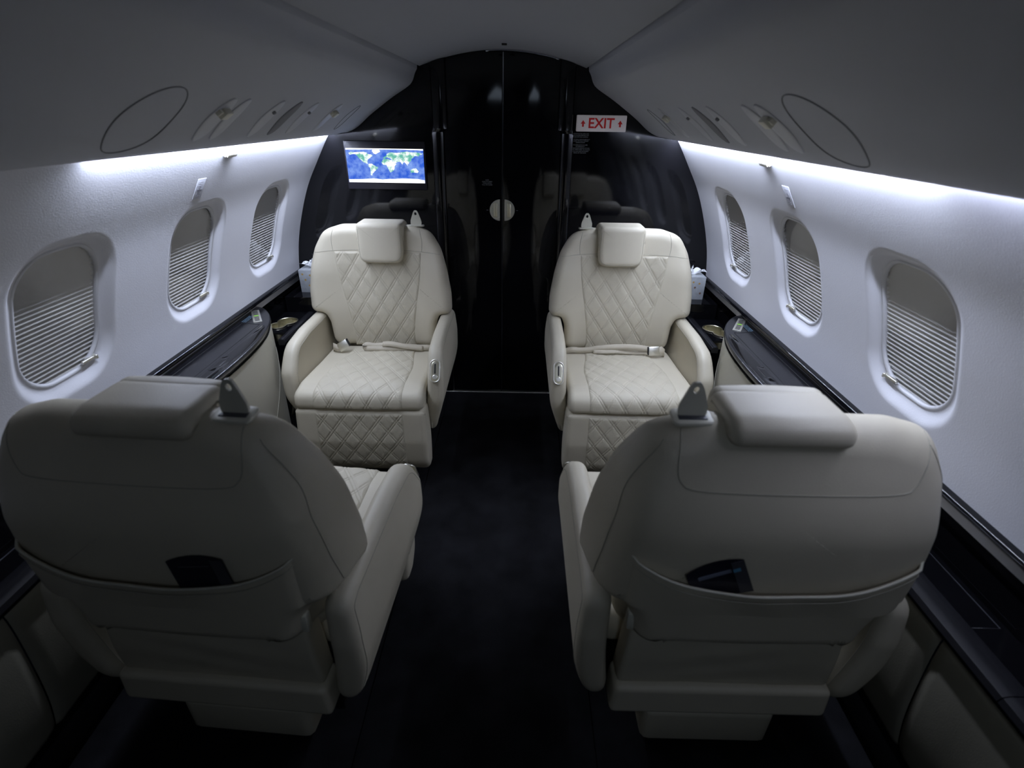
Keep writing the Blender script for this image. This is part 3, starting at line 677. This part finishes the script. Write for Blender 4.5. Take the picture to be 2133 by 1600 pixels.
for side, bx, by in ((1, 1.022, 2.725), (-1, -1.018, 2.73)):
    nm = 'left' if side < 0 else 'right'; root = empty('tissue_box', (bx, by, .668)); tag(root, 'grey dotted tissue box on the %s ledge behind the far chair' % nm, 'tissue box')
    hx = .062; g = Geo(); box(g, -hx, hx, -hx, hx, 0, .122, .0015); bx_ = g.obj('carton', M['box'], root, ang=40)
    for k, (u, v, mm) in enumerate([(-.042, .100, 0), (-.002, .095, 0), (.030, .088, 0), (-.030, .070, 0), (.010, .066, 1), (-.012, .040, 0), (.042, .035, 1)]):
        g = Geo(); n = 10; g.add([(u + .0055 * math.cos(2 * PI * j / n), -hx - .0004, v + .0055 * math.sin(2 * PI * j / n)) for j in range(n)], [tuple(range(n))]); g.obj('printed_dot', M['brown'] if mm else M['gold'], root, smooth=False)
    for k in range(4):
        g = Geo(); n = 10; u, v = [(-.03, .09), (.03, .07), (-.01, .05), (.04, .1)][k]; g.add([(-side * (hx + .0004), u + .0055 * math.cos(2 * PI * j / n), v + .0055 * math.sin(2 * PI * j / n)) for j in range(n)], [tuple(range(n))]); g.obj('printed_dot', M['gold'], root, smooth=False)
    # crumpled tissue: two fanned sheets
    g = Geo(); rs = random.Random(3 + side)
    for sgn, ph in ((-1, .2), (1, -.3), (0, 1.2)):
        m_, n_ = 14, 10; P = np.zeros((m_, n_, 3))
        for i in range(m_):
            for j in range(n_):
                u = i / (m_ - 1) * 2 - 1; v = j / (n_ - 1)
                w_ = .012 + .034 * v; P[i, j] = (sgn * .036 * v ** 1.3 + u * w_ * math.cos(ph), u * w_ * math.sin(ph) + .012 * math.sin(u * 5 + v * 4 + ph) * v, .118 + (.036 if sgn else .052) * math.sin(v * 1.9) * (1 - .35 * abs(u)) + .006 * math.sin(u * 9 + sgn * 2) * v)
        V, Fq = grid(P); g.add(V, [tuple(q) for q in Fq])
    g.obj('tissue', M['paper'], root)

# ------------------------------------------------------------ cabin chairs
HW = .595
def armchair(mirror, name='cabin_chair'):
    """one club chair in its own frame: faces -Y, aisle side at -X (mirror = aisle side at +X)"""
    root = empty(name); X = -1 if mirror else 1
    fz = lambda g: [(v[0] * X, v[1], v[2]) for v in g.v]
    def put(g, nm, m, parent=None, ang=None, uv=None):
        fs = g.f if not mirror else [f[::-1] for f in g.f]
        o = newobj(nm, fz(g), fs, m, parent or root, True, uv=uv)
        if ang: sharp(o, ang)
        return o
    tilt = math.radians(2.5); ct, st = math.cos(tilt), math.sin(tilt); OY, OZ = .225, .45
    def mpb(a, s, c): return (a, OY + s * st - c * ct, OZ + s * ct + c * st)
    def mpbb(a, s, c): return mpb(a * (1 - .09 * float(smooth(-c / .13))), s, c)
    def cf(x, s):
        ax = abs(x); wing = .045 * smooth((ax - .13) / .20) * (1 - .75 * smooth((s - .38) / .2))
        return -.005 + float(wing) + .012 * math.exp(-((s - .18) / .13) ** 2)
    def cb(x, s):
        ax = abs(x) / .35
        return -.150 + .045 * min(ax, 1) ** 5 + .055 * float(smooth((s - .40) / .24)) - .012 * math.sin(min(max(s / .6, 0), 1) * PI) + .075 * float(smooth((.112 - s) / .025))
    half = [(0, .622), (.175, .618), (.262, .592), (.305, .515), (.330, .42), (.348, .31), (.350, .205), (.285, .196), (.268, .15), (.262, .02), (0, .015)]
    rad = [0, .09, .085, .12, .3, .2, .044, .03, .06, .05, 0]
    pts = half + [(-x, s) for x, s in half[-2:0:-1]]; rr = rad + rad[-2:0:-1]
    R = rpoly(pts, rr, .011)
    g = Geo(); blob(g, R, cf, cb, .042, mpbb, nr=26, nround=6, center=(0, .46)); back = put(g, 'backrest', M['leather'])
    bvh = BVHTree.FromPolygons([Vector(v) for v in g.v], g.f)
    def drape(pts, frm, m=M['seam'], r=.0011, nm='seam', off=.0002, parent=back, tree=bvh, dirv=None, double=False, n=None):
        """stitch line laid over a surface; pts are (x, z) seen along y from frm (+1 = behind, -1 = front)"""
        P = resample(spline(np.array(pts), 8), n or max(12, len(pts) * 8)); out = []
        for x, z in P:
            h = tree.ray_cast(Vector((x, frm * 2, z)), Vector((0, -frm, 0)))
            if h[0]: out.append(h[0] + h[1] * off)
        gg = Geo()
        if len(out) > 2: tube(gg, out, r, 5)
        return put(gg, nm, m, parent)
    # quilted insert on the backrest
    def quilt(path, hwf, nm, parent, n_s=None, dw=.084, dh=.125, amp=.0038, step=.0026, phase=0.):
        """path: list of (y,z,ny,nz,s) base curve as function of x"""
        s0, s1, base = path; ns = int((s1 - s0) / step); nx = int(2 * hwf(s0) / step)
        S = np.linspace(s0, s1, ns); U = np.linspace(-1, 1, nx); P = np.zeros((ns, nx, 3)); UV = np.zeros((ns, nx, 2))
        L = 1 / math.sqrt(1 / dw ** 2 + 1 / dh ** 2)
        for i, s in enumerate(S):
            h = hwf(s); xs = U * h
            p = xs / dw + s / dh + phase; q = xs / dw - s / dh - phase
            dp = np.abs(p - np.round(p)) * L; dq = np.abs(q - np.round(q)) * L; dm = np.minimum(dp, dq)
            body = np.sqrt(np.clip(1 - (1 - np.clip(dm / (L * .42), 0, 1)) ** 2, 0, 1))
            gr = np.exp(-((dp - .0048) / .0016) ** 2) + np.exp(-((dq - .0048) / .0016) ** 2)
            H = .002 + amp * body - .0028 * np.clip(gr, 0, 1.3) + .0012 * (dm < .003)
            e = np.minimum((1 - np.abs(U)) * h, min(s - s0, s1 - s)); H = H * np.clip(e / .012, 0, 1) - .0035 * (1 - np.clip(e / .004, 0, 1))
            b = base(xs, s); P[i] = b[0] + b[1] * H[:, None]; UV[i, :, 0] = xs; UV[i, :, 1] = s
        V, Fq = grid(P); o_ = Geo(); V = V * np.array([X, 1, 1]); Fq = Fq[:, ::-1] if mirror else Fq
        ob = newobj(nm, V, Fq, M['quilt'], parent, True, uv=UV.reshape(-1, 2))
        return ob
    def base_back(xs, s):
        pts_ = np.array([mpb(x, s, cf(x, s)) for x in xs]); nn = np.tile(np.array([0, -ct, st]), (len(xs), 1)); return pts_, nn
    qb = quilt((.022, .500, base_back), lambda s: .155 + .055 * float(smooth((s - .05) / .46)), 'quilted_insert', back)
    # yoke seam across the shoulders, side seams
    drape([(-.335, .935), (-.28, .945), (-.20, .952), (0, .955), (.20, .952), (.28, .945), (.335, .935)], -1)
    drape([(-.212, .95), (-.215, 1.0), (-.205, 1.05)], -1); drape([(.212, .95), (.215, 1.0), (.205, 1.05)], -1)
    # rear seams
    drape([(-.205, 1.055), (-.212, 1.0), (-.205, .968), (-.17, .955), (0, .952), (.17, .955), (.205, .968), (.225, 1.01), (.24, 1.05)], 1)
    for s in (-1, 1): drape([(s * .235, 1.03), (s * .285, .95), (s * .305, .86), (s * .322, .75), (s * .33, .67)], 1)
    # headrest: front pad plus roll folded over the top
    g = Geo(); HX = -.024
    Rh = rpoly([(-.107, .636), (.107, .636), (.107, .51), (.098, .452), (-.098, .452), (-.107, .51)], [.02, .02, .05, .055, .055, .05], .008)
    blob(g, Rh, lambda a, s: .050 - .010 * (a / .118) ** 2, lambda a, s: -.006, .022, lambda a, b, c: mpb(a + HX, b, c), nr=10, nround=5)
    Rr = rpoly([(.030, .53), (.034, .612), (.018, .636), (-.080, .640), (-.112, .628), (-.115, .598), (-.098, .588), (-.05, .59)], [.01, .03, .03, .035, .03, .015, .02, .02], .008)
    blob(g, Rr, lambda a, b: .109, lambda a, b: -.109, .022, lambda a, b, c: mpb(c + HX, b, a), nr=6, nround=5, center=(-.02, .62))
    hr = put(g, 'headrest', M['leather']); bh = BVHTree.FromPolygons([Vector(v) for v in g.v], g.f)
    drape([(a_ + HX, b_) for a_, b_ in [(-.097, 1.06), (-.097, .96), (-.09, .93), (-.065, .916), (0, .913), (.065, .916), (.09, .93), (.097, .96), (.097, 1.06)]], -1, parent=hr, tree=bh)
    # shoulder belt guide on the aisle side of the top
    g = Geo(); gx = -.185
    Rg = rpoly([(-.026, .0), (.026, .0), (.025, .020), (.012, .048), (.006, .056), (-.006, .056), (-.012, .048), (-.025, .020)], [.004, .004, .008, .006, .006, .006, .006, .008], .003)
    plate_hole(g, Rg, np.array([0, .044]), .0055, .006, lambda a, b, c: (gx + a, OY + .075 + c, OZ + .612 + b * 1.25))
    bg = put(g, 'belt_guide', M['ivory'], ang=40); fix_normals(bg)
    g = Geo(); Re = rpoly([(-.036, -.022), (.036, -.022), (.036, .022), (-.036, .022)], .01, .004)
    blob(g, Re, lambda a, b: .004, lambda a, b: -.004, .002, lambda a, b, c: (gx + a, OY + .078 + b, OZ + .612 + c - b * .12), nr=3, nround=2); bz = put(g, 'bezel', M['ivory'], bg)
    g = Geo(); box(g, gx - .026, gx + .026, OY + .066, OY + .090, OZ + .610, OZ + .6165, .002); put(g, 'slot', M['cardb'], bg)
    # rear pocket
    def zc(x): return .740 + .090 * (abs(x) / .322) ** 2.6
    rows = []; nu, nv = 61, 22
    for j in range(nv + 1):
        v = j / nv; row = []
        for i in range(nu):
            u = i / (nu - 1) * 2 - 1; x = u * .292
            hwz = np.interp(zc(x), [.70, .83], [.33, .315]); zt = zc(x); zb = .667
            z = zb + (zt - zb) * v; h = bvh.ray_cast(Vector((np.clip(x, -.262, .262), 2, z)), Vector((0, -1, 0)))
            y = h[0].y if h[0] else OY + .13
            y -= 0 if abs(x) < .262 else (abs(x) - .262) * 1.3
            bulge = .0085 + .012 * v ** 1.2 * (1 - u * u) ** 1.0 + .0012 * math.sin(u * 11 + v * 3)
            row.append((x, y + bulge, z))
        rows.append(row)
    top = rows[-1]
    rows.append([(p[0], p[1] - .001, p[2] + .0035) for p in top]); rows.append([(p[0], p[1] - .004, p[2] + .003) for p in top]); rows.append([(p[0], p[1] - .0045, p[2] - .012) for p in top])
    V, Fq = grid(np.array(rows)); g = Geo(); g.add(V, [tuple(q) for q in Fq]); pk = put(g, 'seat_pocket', M['leather'])
    g = Geo(); tube(g, [(p[0], p[1] + .0006, p[2] - .014) for p in top], .0009, 5); put(g, 'hem_stitch', M['seam'], pk)
    g = Geo(); tube(g, [(p[0], p[1] - .001, p[2] + .001) for p in top], .0028, 6); put(g, 'hem_welt', M['welt'], pk)
    # lower rear cover, between the arms
    def slab(nm, zt, zb, ht, hb, yb, bul, m=M['leather'], r=.012, wr=0., yf=.28):
        g = Geo(); R = rpoly([(-hb, zb), (hb, zb), (ht, zt), (-ht, zt)], .014, .012)
        yf_ = yf
        def fo(a, z): t = (z - zb) / (zt - zb); return yb + bul * math.sin(PI * min(max(t, 0), 1)) + wr * (math.sin(a * 38 + z * 60) * .5 + math.sin(a * 17 - z * 90)) * (1 - abs(a) / ht) * .5
        blob(g, R, fo, lambda a, z: yf_, r, lambda a, z, c: (a, c, z), nr=14, nround=4); g.f = [f[::-1] for f in g.f]
        return put(g, nm, m)
    slab('rear_cover', .566, .345, .236, .250, .340, .008, wr=.003)
    slab('base_bar', .352, .255, .254, .262, .360, .0, r=.013)
    g = Geo(); box(g, -.253, -.235, .335, .356, .556, .604, .004); put(g, 'recline_tab', M['ivory'], ang=40)
    # seat cushion: side outline swept across
    R = rpoly([(.26, .37), (.26, .462), (.02, .474), (-.22, .492), (-.318, .476), (-.325, .412), (-.27, .385)], [.03, .04, 0.2, .08, .045, .022, .03], .010)
    g = Geo(); blob(g, R, lambda a, b: .277, lambda a, b: -.277, .026, lambda a, b, c: (c, a, b), nr=5, nround=5); seat = put(g, 'seat_cushion', M['leather'])
    bs = BVHTree.FromPolygons([Vector(v) for v in g.v], g.f)
    crv = R  # walk the outline from the rear top over the front
    i0 = int(np.argmin(np.hypot(R[:, 0] - .20, R[:, 1] - .468))); i1 = int(np.argmin(np.hypot(R[:, 0] + .321, R[:, 1] - .410)))
    seq = [R[(i0 + k) % len(R)] for k in range((i1 - i0) % len(R) + 1)]; 
    if len(seq) > len(R) * .6: seq = [R[(i0 - k) % len(R)] for k in range((i0 - i1) % len(R) + 1)]
    def path_base(seq, crown=.0):
        Q = np.array(seq); L = np.r_[0, np.cumsum(np.linalg.norm(np.diff(Q, axis=0), axis=1))]
        def base(xs, s):
            s_ = L[-1] - s
            p = np.array([np.interp(s_, L, Q[:, 0]), np.interp(s_, L, Q[:, 1])]); d = np.array([np.interp(s_ + .006, L, Q[:, 0]) - np.interp(s_ - .006, L, Q[:, 0]), np.interp(s_ + .006, L, Q[:, 1]) - np.interp(s_ - .006, L, Q[:, 1])])
            d /= np.linalg.norm(d) + 1e-9; nn = np.array([d[1], -d[0]]);
            if nn @ (p - np.array([-.05, .40])) < 0: nn = -nn
            c_ = crown * (1 - (xs / .2) ** 2); pts_ = np.stack([xs, p[0] + nn[0] * c_, p[1] + nn[1] * c_], 1); return pts_, np.tile(np.array([0, nn[0], nn[1]]), (len(xs), 1))
        return L[-1], base
    Ls, bsf = path_base(seq, .004)
    quilt((0.0, Ls - .0, bsf), lambda s: .192 - .030 * float(smooth((s - .30) / .25)), 'quilted_insert', seat, dw=.080, dh=.118, phase=.3)
    # leg rest
    R = rpoly([(-.245, .402), (-.322, .402), (-.334, .25), (-.322, .13), (-.275, .068), (-.20, .068), (-.20, .402)], [.0, .016, .1, .08, .04, .02, .0], .010)
    g = Geo(); blob(g, R, lambda a, b: .283 + .004 * math.sin((b - .07) / .28 * PI), lambda a, b: -.283 - .004 * math.sin((b - .07) / .28 * PI), .024, lambda a, b, c: (c, a, b), nr=5, nround=5); leg = put(g, 'leg_rest', M['leather'])
    i0 = int(np.argmin(np.hypot(R[:, 0] + .323, R[:, 1] - .395))); i1 = int(np.argmin(np.hypot(R[:, 0] + .275, R[:, 1] - .070)))
    seq = [R[(i0 + k) % len(R)] for k in range((i1 - i0) % len(R) + 1)]
    if len(seq) > len(R) * .6: seq = [R[(i0 - k) % len(R)] for k in range((i0 - i1) % len(R) + 1)]
    def pb2(seq):
        L_, f_ = path_base(seq, .0)
        def base(xs, s):
            p, n_ = f_(xs, s); 
            if n_[0][1] > 0: n_ = -n_
            return p, n_
        return L_, base
    Ll, blf = pb2(seq)
    quilt((0.0, Ll, blf), lambda s: .192, 'quilted_insert', leg, dw=.080, dh=.105, phase=.1)
    # arms
    def arm(sgn):
        R = rpoly([(.30, .650), (.00, .652), (-.160, .634), (-.232, .525), (-.238, .40), (-.195, .27), (-.155, .205), (.24, .205), (.345, .30), (.360, .52), (.352, .635)], [.04, .3, .10, .08, .10, .08, .05, .08, .10, .06, .05], .011)
        def outer(y, z):
            t = (z - .2) / .45; return sgn * (.296 + .060 * float(smooth((z - .16) / .30)) - .010 * float(smooth((z - .52) / .14)) - .03 * float(smooth((-.02 - y) / .25)) * 0)
        def inner(y, z): return sgn * (.262 + .024 * float(smooth((z - .22) / .3)))
        ff, fb = (outer, inner) if sgn > 0 else (inner, outer)
        g = Geo(); blob(g, R, ff, fb, .026, lambda a, b, c: (c, a, b), nr=12, nround=6, center=(.06, .42)); o_ = put(g, 'armrest', M['leather'])
        tr = BVHTree.FromPolygons([Vector(v) for v in g.v], g.f)
        # stitch line following the edge of the outer face
        gg = Geo(); out = []; ins = .024
        t = np.roll(R, -1, 0) - np.roll(R, 1, 0); t /= np.linalg.norm(t, axis=1)[:, None]; q = R + np.stack([-t[:, 1], t[:, 0]], 1) * ins
        for side_ in (1, -1):
            out = []
            for y, z in q:
                if z < .24: continue
                h = tr.ray_cast(Vector((sgn * side_ * 2 if side_ > 0 else 0, y, z)), Vector((-sgn * side_, 0, 0)) if side_ > 0 else Vector((sgn, 0, 0)))
                if h[0]: out.append((math.atan2(z - .40, y - .06), h[0] + h[1] * .0002))
            # start the line at the rear bottom
            out.sort(key=lambda e: (e[0] + PI * .62) % (2 * PI)); pts_ = [e[1] for e in out]
            pts_ = [p for p in pts_ if p.z > .25]
            if len(pts_) > 4:
                segs = [[pts_[0]]]
                for p in pts_[1:]:
                    if (p - segs[-1][-1]).length > .05: segs.append([])
                    segs[-1].append(p)
                for sg_ in segs:
                    if len(sg_) > 2: tube(gg, sg_, .0009, 5)
        put(gg, 'seam', M['seam'], o_)
        return tr
    arm(1); arm_a = arm(-1)
    # recline control let into the front of the aisle arm
    a0 = np.array([-.125, .600]); a1 = np.array([-.213, .512]); tdir = np.array([-.0, 0]); 
    P0 = np.array([-.222, .505]); nrm = np.array([-.93, .36]); nrm /= np.linalg.norm(nrm); tv = np.array([.36, .93]); tv /= np.linalg.norm(tv)
    P0 = np.array([-.1955, .540]); nrm = np.array([-.84, .54]); nrm /= np.linalg.norm(nrm); tv = np.array([nrm[1], -nrm[0]])
    cxh = -.322
    h = arm_a.ray_cast(Vector((cxh, -2, .548)), Vector((0, 1, 0))); h2 = arm_a.ray_cast(Vector((cxh, -2, .595)), Vector((0, 1, 0))); h3 = arm_a.ray_cast(Vector((cxh, -2, .515)), Vector((0, 1, 0)))
    tv = np.array([h2[0].y - h3[0].y, .08]); tv /= np.linalg.norm(tv); nrm = np.array([-tv[1], tv[0]]); P0 = np.array([h[0].y, .548]) + nrm * .0022
    def mh(a, b, c): return (cxh + a, P0[0] + tv[0] * b + nrm[0] * c, P0[1] + tv[1] * b + nrm[1] * c)
    def stadium(w_, h_, n=36):
        r_ = w_; return [(r_ * math.cos(2 * PI * k / n), r_ * math.sin(2 * PI * k / n) + (h_ - w_) * (1 if k < n / 2 else -1)) for k in range(n)]
    g = Geo(); tube(g, [mh(a, b, .001) for a, b in stadium(.0205, .048)], .0032, 8, closed=True); ctl = put(g, 'recline_control', M['steel'])
    g = Geo(); blob(g, rpoly(stadium(.019, .0465), 0, .004), lambda a, b: .0005, lambda a, b: -.010, .001, mh, nr=3, nround=2); put(g, 'control_plate', M['champagne'], ctl)
    g = Geo(); blob(g, rpoly(stadium(.0032, .022), 0, .002), lambda a, b: .0015, lambda a, b: -.002, .0005, lambda a, b, c: mh(a, b + .010, c), nr=2, nround=2); put(g, 'control_slot', M['blackmat'], ctl)
    g = Geo(); blob(g, rpoly(stadium(.0115, .0116), 0, .003), lambda a, b: .006, lambda a, b: -.002, .003, lambda a, b, c: mh(a, b - .027, c), nr=3, nround=3); put(g, 'control_button', M['steel'], ctl)
    # pedestal
    g = Geo(); R = rpoly([(-.165, -.20), (.185, -.20), (.185, .285), (-.165, .285)], .02, .015)
    blob(g, R, lambda a, b: .125, lambda a, b: .0, .012, lambda a, b, c: (a + .028, b, c), nr=3, nround=3, center=(0, 0)); put(g, 'pedestal', M['leather'])
    g = Geo(); box(g, -.24, .24, -.18, .27, .12, .37, .01); put(g, 'seat_frame', M['blackmat'], ang=40)
    # lap belt
    g = Geo()
    if not mirror:
        A = spline([(-.262, .185, .474), (-.225, .172, .490), (-.19, .176, .486), (-.14, .172, .490), (-.10, .168, .500), (-.03, .160, .512), (.05, .156, .517), (.11, .154, .514), (.155, .150, .510)], 5)
        B = spline([(-.12, .165, .488), (-.06, .152, .492), (-.01, .150, .497), (.05, .158, .490), (.10, .160, .486), (.155, .150, .497)], 5)
        ribbon(g, A, (0, .45, 1), .028, .002); ribbon(g, B, (0, .8, .6), .026, .002)
        bel = put(g, 'lap_belt', M['belt']); bc = (.178, .142, .505); rot = 0.05
    else:
        A = spline([(-.262, .185, .474), (-.225, .172, .488), (-.17, .172, .488), (-.09, .166, .496), (-.02, .160, .502), (.04, .154, .500), (.075, .150, .506), (.088, .146, .500), (.078, .140, .490), (.04, .146, .487), (-.03, .15, .486), (-.12, .16, .484)], 5)
        ribbon(g, A, (0, .55, 1), .026, .002)
        B = spline([(-.20, .165, .484), (-.12, .158, .496), (-.04, .156, .510), (.0, .160, .506)], 5); ribbon(g, B, (0, .6, .8), .026, .002)
        bel = put(g, 'lap_belt', M['belt']); bc = (.190, .135, .508); rot = -.55
    def Tb(v):
        cr, sr = math.cos(rot), math.sin(rot); x, z = v.x * cr - v.z * sr, v.x * sr + v.z * cr
        return (bc[0] + x, bc[1] + v.y + z * .35, bc[2] + z)
    g = Geo(); box(g, -.026, .026, -.007, .007, -.021, .021, .003, T=Tb); bk = put(g, 'buckle', M['steel'], bel, ang=40)
    g = Geo(); box(g, -.031, -.024, -.006, .006, -.018, .018, .002, T=Tb); put(g, 'buckle_mouth', M['blackmat'], bel, ang=40)
    g = Geo(); ribbon(g, [Vector(Tb(Vector((.022, 0, 0)))), Vector(Tb(Vector((.035, .0, .004)))), Vector((bc[0] + .055, bc[1] + .01, bc[2] - .012)), Vector((bc[0] + .062, bc[1] + .03, bc[2] - .035))], (0, .4, 1), .034, .003); put(g, 'buckle_tab', M['belt'], bel)
    return root
def copy_tree(o, parent=None):
    c = o.copy(); COL.objects.link(c)
    if parent: c.parent = parent
    for ch in list(o.children): copy_tree(ch, c)
    return c
chR = armchair(False); chL = armchair(True)
chR.location = (HW, 2.20, 0); chL.location = (-.584, 2.20, 0)
GRP = 'cream leather club chairs'
tag(chR, 'far right cream quilted leather club chair facing the camera, below the exit sign', 'chair', GRP)
tag(chL, 'far left cream quilted leather club chair facing the camera, below the map screen', 'chair', GRP)
nR = copy_tree(chL); nR.location = (.590, 1.09, 0); nR.rotation_euler = (0, 0, PI)
nL = copy_tree(chR); nL.location = (-.570, 1.08, 0); nL.rotation_euler = (0, 0, PI - math.radians(3.5))
tag(nR, 'near right cream leather club chair seen from behind, tilted card in its pocket', 'chair', GRP)
tag(nL, 'near left cream leather club chair seen from behind, upright dark card in its pocket', 'chair', GRP)

# cards in the rear pockets
def card(chair, lx, lz, rot, hw_, hh, lab, band):
    root = empty('safety_card'); mw = Matrix.Translation(chair.location) @ chair.rotation_euler.to_matrix().to_4x4()
    root.matrix_world = mw @ Matrix.Translation((lx, .4050, lz)) @ Matrix.Rotation(rot, 4, 'Y')
    g = Geo(); m_, n_ = 9, 9; P = np.zeros((m_, n_, 3))
    for i in range(m_):
        for j in range(n_):
            u = i / (m_ - 1) * 2 - 1; v = j / (n_ - 1) * 2 - 1; P[i, j] = (u * hw_, .004 * u * u, v * (hh + .009 * (1 - u * u)) if v > 0 else v * hh)
    V, Fq = grid(P); n0 = len(V); V2 = V + np.array([0, -.0012, 0]); g.add(V, [tuple(q) for q in Fq]); g.add(V2, [tuple(q[::-1]) for q in Fq]); fb_ = g.obj('leaflet', M['card'], root)
    g = Geo(); box(g, -hw_ * .99, -hw_ * .55, .0032, .0042, -hh * .9, hh * .98, 0); g.obj('grey_edge', M['cardb'], root, smooth=False)
    if band:
        g = Geo(); box(g, -hw_ * .5, hw_ * .65, .0012, .0024, hh * .42, hh * .60, 0); g.obj('title_band', M['cardl'], root, smooth=False)
        g = Geo(); box(g, -hw_ * .80, -hw_ * .55, .0030, .0046, hh * .42, hh * .60, 0); g.obj('blue_mark', M['cardc'], root, smooth=False)
    else:
        g = Geo(); box(g, -hw_ * .4, hw_ * .7, .0010, .0022, hh * .60, hh * .66, 0); g.obj('title_line', M['cardb'], root, smooth=False)
    tag(root, lab, 'card'); return root
card(nR, .110, .764, .42, .054, .044, 'dark leaflet with a pale title band leaning in the near right chair pocket', True)
card(nL, -.108, .766, .13, .056, .044, 'plain dark leaflet standing in the near left chair pocket', False)

# rear closing wall of the modelled stretch, behind the camera
g = Geo(); box(g, -1.3, 1.3, Y0 - .03, Y0 - .01, 0, 1.9, 0); struct(g.obj('wall_rear', M['blacks'], smooth=False), 'dark aft end of the cabin behind the camera', 'wall')
